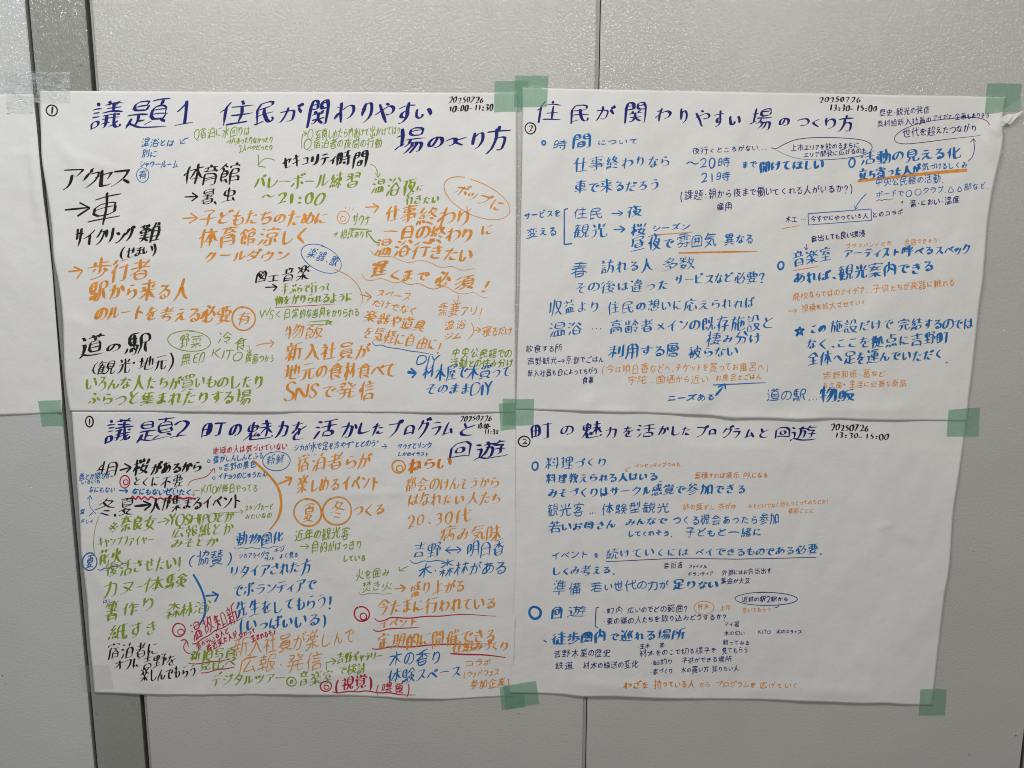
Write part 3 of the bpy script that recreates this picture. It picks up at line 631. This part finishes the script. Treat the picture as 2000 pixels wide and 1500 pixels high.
# ------------------------------------------------------------------ the sheets of paper
def lerp_poly(P, n):
    P = np.array(P, float).reshape(-1, 2)
    d = np.r_[0, np.cumsum(np.hypot(*np.diff(P, axis=0).T))]; t = np.linspace(0, d[-1], n)
    x, y = np.interp(t, d, P[:, 0]), np.interp(t, d, P[:, 1])
    if n > 12:                                  # soften the corners of the traced edge
        k = np.ones(7) / 7
        for _ in range(2):
            xs = np.convolve(np.pad(x, 3, 'edge'), k, 'valid'); ys = np.convolve(np.pad(y, 3, 'edge'), k, 'valid')
            wgt = np.clip(np.minimum(np.arange(n), np.arange(n)[::-1]) / 6.0, 0, 1)
            x = x + (xs - x) * wgt; y = y + (ys - y) * wgt
    return np.c_[x, y]
class Sheet: pass
SHEETS = {}
def make_sheet(key, top, bottom, left, right, base, amp, seed, creases, pins, label, lifts=(), nu=230, nv=160, tucked=None):
    s = Sheet(); s.key = key
    T, B, Lf, Rt = lerp_poly(top, nu), lerp_poly(bottom, nu), lerp_poly(left, nv), lerp_poly(right, nv)
    u = np.linspace(0, 1, nu)[None, :, None]; v = np.linspace(0, 1, nv)[:, None, None]
    G = ((1 - v) * T[None] + v * B[None] + (1 - u) * Lf[:, None] + u * Rt[:, None]
         - (1 - u) * (1 - v) * T[0] - u * (1 - v) * T[-1] - (1 - u) * v * B[0] - u * v * B[-1])
    s.outline = np.vstack([T, Rt[1:], B[::-1][1:], Lf[::-1][1:-1]])
    rng = np.random.RandomState(seed)
    waves = []
    for k in range(16):
        lam = rng.uniform(90, 420) if k < 9 else rng.uniform(38, 90)
        th = rng.normal(0.25, 0.55); a = lam / 420.0 * rng.uniform(0.4, 1.0) * (1.0 if k < 9 else 0.8)
        waves.append((2 * math.pi / lam * math.cos(th), 2 * math.pi / lam * math.sin(th), rng.uniform(0, 6.28), a))
    cr = [np.array(c, float) for c in creases]
    def h(px, py):
        px = np.asarray(px, float); py = np.asarray(py, float)
        z = np.zeros(np.broadcast(px, py).shape)
        for kx, ky, ph, a in waves: z = z + a * np.sin(kx * px + ky * py + ph + 0.6 * np.sin(py * 0.011 + ph))
        z = amp * (0.5 + 0.5 * np.tanh(z * 0.7)) 
        m = np.ones_like(z)
        for x, y, r in pins: m = m * (1 - np.exp(-((px - x) ** 2 + (py - y) ** 2) / (2 * r * r)))
        z = z * m
        for x0, y0, x1, y1, wd, a in cr:
            a = a * 1.9
            dx, dy = x1 - x0, y1 - y0; L2 = dx * dx + dy * dy
            t = ((px - x0) * dx + (py - y0) * dy) / L2; tc = np.clip(t, 0, 1)
            d = np.hypot(px - x0 - tc * dx, py - y0 - tc * dy)
            z = z + a * np.exp(-(d / wd) ** 2) * np.sin(math.pi * np.clip(tc, 0.04, 0.96)) ** 0.5 * m
        for x, y, rx, ry, a in lifts: z = z + a * np.exp(-((px - x) / rx) ** 2 - ((py - y) / ry) ** 2)
        z = np.maximum(z, 0)
        if tucked is not None:                  # top edge held flat under the sheet above it
            z = z * (0.06 + 0.94 * np.clip((py - tucked[0] - tucked[1] * (px - 1000)) / 60.0, 0, 1) ** 1.5)
        return base + z
    s.h = h
    H = h(G[..., 0], G[..., 1]); X, Z = wall(G[..., 0], G[..., 1])
    vs = np.stack([X, -H, Z], -1).reshape(-1, 3)
    fs = [(r * nu + c, r * nu + c + 1, (r + 1) * nu + c + 1, (r + 1) * nu + c) for r in range(nv - 1) for c in range(nu - 1)]
    fs = [f[::-1] for f in fs]
    bx, bz = float(X[-1].mean()), float(Z[-1].mean())
    s.ob = thing('poster_sheet', label, 'poster', (0, 0, 0), 'large paper sheets taped to the wall')
    o = link('paper', mesh(vs, fs), M_PAPER, s.ob, True)
    sol = o.modifiers.new('thickness', 'SOLIDIFY'); sol.thickness = 0.00022; sol.offset = -1
    SHEETS[key] = s
    return s

make_sheet(3, [140,804, 300,804, 600,805, 1010,806], [185,1353, 300,1356, 400,1357, 560,1356, 660,1358, 760,1362, 880,1366, 950,1362, 1002,1360],
           [140,804, 147,890, 152,960, 157,1030, 158,1075, 162,1100, 171,1170, 174,1230, 177,1270, 181,1310, 185,1353], [1010,806, 1010,1080, 1008,1200, 1002,1360],
           0.0007, 0.0058, 31, [(300,1180, 430,1215, 12, .0006), (560,1330, 800,1300, 9, .0009), (640,965, 830,960, 8, .0007), (260,1325, 330,1335, 14, .001), (165,1100, 230,1180, 14, .001)],
           [(145,808,30), (1000,812,60), (190,1345,60), (990,1352,60)],
           'lower left poster headed 議題2 with crowded orange, green, blue and red handwriting', tucked=(812, 0))
make_sheet(4, [1007,800, 1300,800, 1600,806, 1888,816], [995,1353, 1050,1354, 1100,1355, 1140,1359, 1200,1358, 1230,1360, 1300,1363, 1400,1365, 1500,1366, 1600,1369, 1690,1373, 1720,1371, 1745,1373, 1770,1376, 1820,1377],
           [1007,800, 1007,900, 1007,1080, 1003,1150, 999,1250, 995,1353], [1888,816, 1884,845, 1876,900, 1860,1000, 1855,1080, 1852,1117, 1843,1160, 1838,1210, 1830,1283, 1820,1377],
           0.0020, 0.0062, 47, [(1060,870, 1040,1300, 12, .001), (1540,1345, 1700,1352, 16, .0016), (1450,1350, 1520,1345, 12, .0012), (1710,1030, 1745,1020, 8, .0010), (1740,1040, 1790,1052, 12, .0008), (1100,1330, 1300,1345, 14, .0013), (1020,1100, 1018,1300, 9, .0012)],
           [(1010,805,50), (1880,822,60), (1000,1350,60), (1820,1372,50)],
           'lower right poster headed 町の魅力 with sparse blue handwriting and a blank right side', tucked=(806, .018))
make_sheet(1, [78,177, 300,178, 600,179, 1009,181], [137,803, 300,803.5, 600,805, 1009,806],
           [78,177, 80,240, 82,307, 88,345, 95,385, 104,450, 106,500, 116,545, 121,582, 125,625, 127,725, 131,765, 137,803], [1009,181, 1009,400, 1007,600, 1007,806],
           0.0018, 0.0056, 12, [(100,260, 200,380, 14, .0014), (135,300, 260,340, 10, .0008), (130,620, 190,640, 14, .0010), (520,350, 560,470, 12, .0007), (880,240, 960,330, 16, .0009), (930,160, 990,560, 14, .0006), (140,760, 420,790, 12, .0008)],
           [(82,182,50), (1000,190,60), (140,800,26), (1000,800,60)],
           'upper left poster headed 議題1 with black, orange and green handwriting', [(108,470,22,90,.004), (84,330,14,60,.002)])
make_sheet(2, [1021,171, 1175,174, 1300,176, 1500,180, 1700,184, 1880,187, 1963,190], [1008,799, 1050,800, 1110,801, 1175,802, 1300,807, 1400,810, 1425,814, 1500,815, 1560,817, 1600,816, 1700,819, 1825,821, 1887,822],
           [1021,171, 1020,300, 1017,450, 1015,560, 1011,680, 1008,799], [1963,190, 1961,215, 1955,228, 1958,246, 1957,282, 1952,302, 1943,340, 1935,377, 1928,430, 1921,510, 1918,545, 1912,585, 1904,660, 1896,735, 1887,822],
           0.0030, 0.0060, 5, [(1120,792, 1170,780, 16, .0024), (1340,800, 1400,768, 14, .0018), (1915,255, 1945,310, 12, .0035), (1925,240, 1955,262, 9, .004), (1700,180, 1760,190, 10, .0012), (1800,440, 1840,470, 14, .001), (1640,420, 1900,520, 20, .0006), (1050,390, 1110,420, 10, .0009), (1560,800, 1840,795, 12, .0010)],
           [(1025,176,45), (1945,190,40), (1012,795,55), (1880,818,55)],
           'upper right poster with blue handwriting and a torn top right corner', [(1450,818,70,16,.005), (1570,820,60,14,.005), (1170,806,60,12,.004), (1951,236,10,14,.007)])
make_sheet(0, [-860,190, -400,187, 66,184], [-800,822, -400,816, 0,810, 60,808.5, 122,806],
           [-860,190, -830,500, -800,822], [66,184, 68,212, 72,240, 80,320, 87,390, 95,450, 104,540, 112,650, 119,740, 122,780, 122,806],
           0.0015, 0.0052, 77, [(60,260, 75,420, 10, .0025), (20,300, 60,300, 10, .0008)], [(30,190,40), (95,805,50)],
           'blank edge of a poster cut off by the left border of the photo', [(85,380,14,160,.004), (122,800,8,12,.004)])

# torn corner of the upper right poster: a folded flap of paper standing off the wall
def flap():
    S = SHEETS[2]
    P = [(1951, 233, .009), (1955, 226, .012), (1966, 222, .008), (1979, 221, .010), (1996, 214, .013), (1969, 242, .013), (1961, 238, .017), (1958, 245, .010), (1949, 244, .008)]
    vs = []
    for x, y, d in P:
        X, Z = wall(x, y); vs.append((X, -d, Z))
    fs = [(0, 6, 1), (1, 6, 2), (2, 6, 3), (3, 6, 5), (3, 5, 4), (0, 7, 6), (0, 8, 7)]
    o = link('torn_flap', mesh(vs, [f[::-1] for f in fs]), M_PAPER, S.ob)
    o['label'] = 'torn and folded paper corner sticking out'
    o.modifiers.new('thickness', 'SOLIDIFY').thickness = 0.0003
flap()

# ------------------------------------------------------------------ tape
def inside(poly, x, y):
    n = len(poly); c = np.zeros(x.shape, bool); j = n - 1
    for i in range(n):
        xi, yi = poly[i]; xj, yj = poly[j]
        if yi != yj:
            hit = ((yi > y) != (yj > y)) & (x < (xj - xi) * (y - yi) / (yj - yi) + xi); c ^= hit
        j = i
    return c
def tape(name, quad, under, lift, mat, label, group, n=34, seed=0, curl=None, jag=0.0):
    q = np.array(quad, float).reshape(4, 2); rng = np.random.RandomState(seed + 3)
    u = np.linspace(0, 1, n)[None, :, None]; v = np.linspace(0, 1, n)[:, None, None]
    G = (1 - u) * (1 - v) * q[0] + u * (1 - v) * q[1] + u * v * q[2] + (1 - u) * v * q[3]
    if jag:                                    # torn, finely toothed ends
        G[:, 0, 0] += rng.uniform(-jag, jag, n); G[:, -1, 0] += rng.uniform(-jag, jag, n)
    G[0, :, 1] += 0.5 * np.sin(np.linspace(0, 5, n) + seed); G[-1, :, 1] += 0.6 * np.sin(np.linspace(1, 6, n) + seed * 2)
    x, y = G[..., 0], G[..., 1]
    H = np.zeros((n, n))
    for k in under:
        S = SHEETS[k]; H = np.where(inside(S.outline, x, y), np.maximum(H, S.h(x, y)), H)
    K = H.copy()                               # drape smoothly down over paper edges, never below them
    for _ in range(2):
        Pd = np.pad(K, 1, 'edge'); A = (Pd[:-2, 1:-1] + Pd[2:, 1:-1] + Pd[1:-1, :-2] + Pd[1:-1, 2:]) / 4; K = np.maximum(H, A)
    H = K + lift + 0.00012 * np.sin(x * 0.9 + seed) * np.sin(y * 0.5)
    wr = 0.00035 * np.maximum(0, np.sin((x * math.cos(seed) + y * math.sin(seed)) * 0.25 + seed)) ** 6
    H = H + wr
    if curl is not None:
        cx, cy, nx, ny, a = curl; d = np.maximum(0, (x - cx) * nx + (y - cy) * ny); H = H + a * (1 - np.exp(-d / 9.0)) + 0.0007 * np.sin(d * 1.5) * (d > 0)
    X, Z = wall(x, y)
    vs = np.stack([X, -H, Z], -1).reshape(-1, 3)
    me = mesh(vs, [(r * n + c, (r + 1) * n + c, (r + 1) * n + c + 1, r * n + c + 1) for r in range(n - 1) for c in range(n - 1)])
    o = link(name, me, mat, None, True)
    o['label'] = label; o['category'] = 'tape'
    if group: o['group'] = group
    return o
GT = 'pieces of green tape'
tape('green_tape', [966,158, 1032,158, 1031,218, 965,219], (1,), .0003, M_GREEN, 'lower left of two overlapping green tapes at top centre, partly under the right poster', GT, seed=1)
tape('green_tape', [1006,148, 1071,148, 1068,208, 1004,209], (1, 2), .0009, M_GREEN, 'green tape over the top left corner of the upper right poster', GT, seed=2)
tape('green_tape', [1928,163, 1996,163, 1991,213, 1922,223], (2,), .0004, M_GREEN, 'green tape peeling beside the torn top right poster corner', GT, seed=3, curl=(1950, 222, .55, .83, .012))
tape('green_tape', [974,788, 1034,784, 1038,836, 978,841], (1, 3), .0003, M_GREEN, 'tilted green tape at the centre, half hidden under the right posters', GT, seed=4)
tape('green_tape', [982,778, 1043,778, 1042,829, 982,831], (1, 2, 3, 4), .0009, M_GREEN, 'straight green tape where all four posters meet at the centre', GT, seed=5)
tape('green_tape', [976,1341, 1022,1337, 1026,1382, 980,1386], (3,), .0004, M_GREEN, 'green tape below the centre posters, under a second larger piece', GT, seed=6)
tape('green_tape', [983,1338, 1047,1329, 1053,1374, 987,1385], (3, 4), .0011, M_GREEN, 'tilted green tape joining the two lower posters at bottom centre', GT, seed=7)
tape('green_tape', [1852,799, 1914,796, 1911,851, 1848,853], (2, 4), .0004, M_GREEN, 'green tape on the right edge between the upper and lower right posters', GT, seed=8, curl=(1897, 838, .7, .72, .003))
tape('green_tape', [1797,1345, 1849,1346, 1846,1398, 1794,1397], (4,), .0004, M_GREEN, 'green tape at the bottom right corner of the lower right poster', GT, seed=9)
tape('green_tape', [75,783, 120,780, 125,832, 82,833], (0,), .0004, M_GREEN, 'green tape under the blank left poster beside the wall post', GT, seed=10)
CT = 'pieces of clear tape'
tape('clear_tape', [8,141, 60,141, 66,222, 15,223], (0,), .0004, M_CLEAR, 'wrinkled upright clear tape on the blank left poster', CT, seed=11, jag=.5)
tape('clear_tape', [58,139, 138,141, 138,202, 62,200], (0, 1), .0010, M_CLEAR, 'clear tape across the wall post on the upper left poster corner', CT, seed=12, jag=.5)
tape('clear_tape', [152,1298, 214,1298, 224,1345, 163,1352], (3,), .0004, M_FROST, 'dull clear tape at the bottom left corner of the lower left poster', CT, seed=13)

# ------------------------------------------------------------------ handwriting
LETTERS = set()
for _l in WRITING.values():
    for _e in _l:
        if _e[0] == 'T': LETTERS |= set(_e[-1])
        elif _e[0] == 'X': LETTERS |= set(_e[3::5])
GLYPH = stroke_table(sorted(c for c in LETTERS if c not in ' 〇△→"・.:-!?１'))
_g = lambda *ss: [np.array(q, float).reshape(-1, 2) for q in ss]
GLYPH['・'] = _g((.47, .43, .53, .38)); GLYPH['.'] = _g((.2, .08, .27, .04)); GLYPH[':'] = _g((.3, .55, .34, .52), (.3, .2, .34, .17))
GLYPH['-'] = _g((.1, .36, .55, .38)); GLYPH['!'] = _g((.3, .82, .26, .25), (.24, .06, .27, .03))
GLYPH['?'] = _g((.1, .62, .16, .76, .32, .8, .46, .68, .42, .52, .28, .4, .27, .24), (.26, .06, .29, .03))
GLYPH['１'] = _g((.05, .62, .5, 1), (.5, 1, .52, .02), (0, 0, 1, .03))
rng = np.random.RandomState(726)
HIRA = set('ぁあぃいぅうえおかがきくけげこごさざしじすずせぜそただちっつづてでとどなにねのはばぱふぶへべほまみめもやゅゆよらりるれろわをんー')
NARROW = {' ': .5, '.': .35, ':': .5, '・': .5, '(': .55, ')': .55, '!': .5, '1': .5, 'I': .35, '、': .5, '"': .45, '-': .8, '+': .8, '…': 1.0, '→': 1.1, '?': .6}
def adv(c):
    if c in NARROW: return NARROW[c]
    if c.isascii(): return 0.64
    if c in HIRA: return 0.86
    if '\u30a0' <= c <= '\u30ff': return 0.84 if c not in 'ァィゥェォッャュョ' else .66
    return 1.06
def chaikin(p, closed=False):
    if len(p) < 3: return p
    q = [p[0]]
    for a, b in zip(p[:-1], p[1:]): q += [a * .75 + b * .25, a * .25 + b * .75]
    q.append(p[-1]); return np.array(q)
def glyph(c, style, tight=False):
    """strokes of one letter, loosened the way a hand writes it"""
    if c in '〇': st = [np.array([(.5 + .36 * math.cos(a), .4 + .36 * math.sin(a)) for a in np.linspace(1.9, 8.1, 22)])]
    elif c == '△': st = [np.array([(.5, .75), (.12, .08), (.9, .1), (.48, .76)])]
    elif c == '"': st = [np.array([(.15, .85), (.2, .65)]), np.array([(.3, .87), (.34, .68)])]
    elif c == '→': st = [np.array([(.05, .38), (.92, .42)]), np.array([(.65, .62), (.94, .42), (.62, .2)])]
    elif c in GLYPH: st = [s.copy() for s in GLYPH[c]]
    else: return []
    if c in '・.' and not tight: pass
    slope, shear, loose = {1: (.17, .17, 1.15), 2: (.09, .07, .95)}[style]
    if c in 'ー―-…': slope *= .4
    ca = rng.normal(0, .035); k1, k2, k3 = rng.normal(0, .05, 3) * loose
    sx, sy = 1 + rng.normal(0, .05), 1 + rng.normal(0, .06)
    out = []
    for s in st:
        L = np.hypot(*np.diff(s, axis=0).T).sum()
        ctr = s.mean(0); d = rng.normal(0, .014, 2) * loose
        ra = rng.normal(0, .05) * loose; sc_ = 1 + rng.normal(.03, .07) * loose
        R = np.array([[math.cos(ra), -math.sin(ra)], [math.sin(ra), math.cos(ra)]])
        closed = len(s) > 3 and np.hypot(*(s[0] - s[-1])) < .03
        s = (s - ctr) @ R.T * sc_ + ctr + d
        if closed:
            s[0] += rng.normal(0, .022, 2); s[-1] += rng.normal(0, .022, 2)
        if len(s) == 2 and L > .12:                      # bow straight strokes
            nrm = np.array([-(s[1] - s[0])[1], (s[1] - s[0])[0]]); b = rng.normal(.03, .035) * loose
            s = np.array([s[0], (s[0] * .55 + s[1] * .45) + nrm * b, s[1]])
            s = chaikin(chaikin(s))
        else:
            s = s + rng.normal(0, .009, s.shape) * loose
            s = chaikin(s)
            if c in HIRA: s = chaikin(s)
        if L < .1: pass
        x, y = s[:, 0] - .5, s[:, 1] - .4
        y2 = y + slope * x + k1 * x * x + k3 * x * y; x2 = x + shear * y + k2 * y * y
        x3 = (x2 * math.cos(ca) - y2 * math.sin(ca)) * sx; y3 = (x2 * math.sin(ca) + y2 * math.cos(ca)) * sy
        out.append(np.c_[x3 + .5, y3 + .4])
    return out
def resample(p, step):
    d = np.hypot(*np.diff(p, axis=0).T); s = np.r_[0, np.cumsum(d)]
    if s[-1] < 1e-6: return None
    n = max(3, int(math.ceil(s[-1] / step)) + 1); t = np.linspace(0, s[-1], n)
    return np.c_[np.interp(t, s, p[:, 0]), np.interp(t, s, p[:, 1])]
class Pen:
    """collects marker strokes (photo points) and lays them on the sheet as thin ink"""
    def __init__(s, sheet): s.S = SHEETS[sheet]; s.v = []; s.f = []; s.k = 0
    def stroke(s, p, pen, chisel, taper=True, step=2.6):
        p = np.asarray(p, float).reshape(-1, 2); e_ = p[-1] - p[0]; l_ = np.hypot(*e_)
        if len(p) < 8 and l_ < pen * .8 and np.hypot(*np.diff(p, axis=0).T).sum() < pen * .9:      # a dab of the pen
            e_ = e_ / l_ if l_ > 1e-6 else np.array([.7, .7]); c_ = p.mean(0); p = np.array([c_ - e_ * pen * .42, c_ + e_ * pen * .42])
        p = resample(p, step)
        if p is None: return
        n = len(p); t = np.gradient(p, axis=0); t /= np.maximum(np.hypot(t[:, 0], t[:, 1]), 1e-9)[:, None]
        nr = np.c_[-t[:, 1], t[:, 0]]
        L = np.hypot(*np.diff(p, axis=0).T).sum(); q = np.linspace(0, 1, n)
        pr = 1 + rng.normal(0, .08) + .12 * np.sin(q * rng.uniform(2, 7) + rng.uniform(0, 6))
        if taper and L > pen * 1.6:
            e = rng.uniform(.2, .85); pr = pr * np.where(q > .7, 1 - (q - .7) / .3 * (1 - e), 1) * np.where(q < .15, .8 + q / .15 * .2, 1)
        if chisel:
            na = math.radians(-22 + rng.normal(0, 5)); nib = np.array([math.cos(na), math.sin(na)])
            along = nr @ nib; sgn = np.where(along >= 0, 1.0, -1.0)
            for i in range(1, n):                         # keep the nib side consistent along the stroke
                if abs(along[i]) < .12: sgn[i] = sgn[i - 1]
            off = nib[None] * sgn[:, None] * pen * .60 * np.abs(along)[:, None] ** .35 + nr * pen * .17
        else: off = nr * pen * .56
        off = off * pr[:, None]
        a, b = p + off, p - off
        # rounded ends
        h0 = t[0] * pen * .22 * pr[0]; h1 = t[-1] * pen * .22 * pr[-1]
        A = np.vstack([p[0] + off[0] * .55 - h0, a, p[-1] + off[-1] * .55 + h1]); B = np.vstack([p[0] - off[0] * .55 - h0, b, p[-1] - off[-1] * .55 + h1])
        lift = 0.00030 + 0.000014 * (s.k % 24); s.k += 1
        V = np.empty((2 * len(A), 2)); V[0::2] = A; V[1::2] = B
        X, Z = wall(V[:, 0], V[:, 1]); H = s.S.h(V[:, 0], V[:, 1]) + lift
        base = len(s.v); s.v.extend(zip(X, -H, Z))
        for i in range(len(A) - 1):
            j = base + 2 * i; s.f.append((j, j + 2, j + 3, j + 1))
    def write(s, text, pen, h, x0, y0, x1, y1, style):
        w = [adv(c) * (1 + rng.normal(0, .05)) for c in text]; tot = sum(w); L = math.hypot(x1 - x0, y1 - y0)
        ex, ey = (x1 - x0) / L, (y1 - y0) / L; cur = 0.0; h *= 1.14 if style == 1 else 1.08
        for c, wi in zip(text, w):
            cw = L * wi / tot
            if c not in ' ':
                gw = cw / max(adv(c), .3) * (1.04 if adv(c) > .9 else 1.0 if adv(c) > .7 else 1.0)
                if c in '()': gw = min(gw, h * .6)
                hh = h * (1.28 if c.isascii() and c.isalnum() else 1.0 if adv(c) > 1 else .93) * (1 + rng.normal(0, .03))
                if c.isascii() and c.isalnum(): gw *= 1.15
                if adv(c) < 1 and not c.isascii(): k_ = .92 if style == 1 else .86; gw *= k_; hh *= k_
                cx = x0 + ex * (cur + cw / 2); cy = y0 + ey * (cur + cw / 2) + rng.normal(0, .025) * h
                off = 0.0
                stt = glyph(c, style)
                if stt and adv(c) < .8:
                    al = np.vstack(stt); off = (al[:, 0].min() + al[:, 0].max()) / 2 - .5
                big = pen >= 2.3; thin_ = 1.0 - .022 * max(0, min(len(stt), 16) - 5)
                for st in stt:
                    q = np.c_[(st[:, 0] - .5 - off) * gw, -(st[:, 1] - .42) * hh]
                    r = np.c_[cx + q[:, 0] * ex - q[:, 1] * ey, cy + q[:, 0] * ey + q[:, 1] * ex]
                    s.stroke(r, min(pen * thin_, h * .17), big, step=min(3.0, max(1.2, h * .12)))
            cur += cw
    def place(s, c, pen, x0, y0, x1, y1, style):
        stt = glyph(c, style, True)
        if not stt: return
        al = np.vstack(stt); mn, mx = al.min(0), al.max(0); d = np.maximum(mx - mn, .03)
        e = pen * .35
        for st in stt:
            q = (st - mn) / d
            if d[0] < .12: q[:, 0] = .5 + (st[:, 0] - (mn[0] + mx[0]) / 2) / max(d[1], .3) * 1.0 * (y1 - y0) / max(x1 - x0, 1)
            s.stroke(np.c_[x0 + e + q[:, 0] * (x1 - x0 - 2 * e), y1 - e - q[:, 1] * (y1 - y0 - 2 * e)], pen, pen >= 2.3, step=2.2)
    def build(s, name, ink, parent, label):
        if not s.v: return
        me = mesh(s.v, s.f)
        me.polygons.foreach_set('use_smooth', [True] * len(me.polygons))
        o = link(name, me, INK[ink][1], parent); o['label'] = label
def smooth_line(p):
    p = np.asarray(p, float).reshape(-1, 2)
    if len(p) > 2:
        p = chaikin(chaikin(p))
    return p
for key, entries in WRITING.items():
    style = 1 if key in (1, 3) else 2
    for en in entries:
        P = Pen(key); kind, ink, pen = en[0], en[1], en[2]; cn = INK[ink][0]; par = SHEETS[key].ob
        if ink == 'D' and kind == 'T': pen *= 0.88
        if kind == 'T':
            _, _, _, h, x0, y0, x1, y1, text = en
            P.write(text, pen, h, x0, y0, x1, y1, style)
            P.build('handwriting', ink, par, '%s handwriting reading %s' % (cn, text))
        elif kind == 'X':
            r = en[3:]; txt = ''
            for k in range(0, len(r), 5):
                P.place(r[k], pen, *r[k + 1:k + 5], style); txt += r[k]
            P.build('handwriting', ink, par, '%s handwriting reading %s' % (cn, txt))
        elif kind in 'LP':
            pts = np.array(en[3:], float).reshape(-1, 2)
            if kind == 'L': pts = smooth_line(pts)
            P.stroke(pts, pen, False, taper=(kind == 'L' and pen < 4.5), step=2.0)
            P.build('drawn_line', ink, par, '%s pen line' % cn)
        elif kind == 'E':
            cx, cy, rx, ry, tilt = en[3:]
            a0 = rng.uniform(-2.2, -1.4); th = np.linspace(a0, a0 + 2 * math.pi * rng.uniform(.97, 1.05), 56)
            rr = 1 + .025 * np.sin(2 * th + rng.uniform(0, 6)) + .012 * np.sin(3 * th + rng.uniform(0, 6)) + np.linspace(-.02, .03, 56)
            c, s_ = math.cos(math.radians(tilt)), math.sin(math.radians(tilt))
            ex, ey = rx * rr * np.cos(th), ry * rr * np.sin(th)
            P.stroke(np.c_[cx + ex * c - ey * s_, cy + ex * s_ + ey * c], pen, False, taper=False, step=1.5)
            P.build('drawn_circle', ink, par, '%s hand drawn ring' % cn)
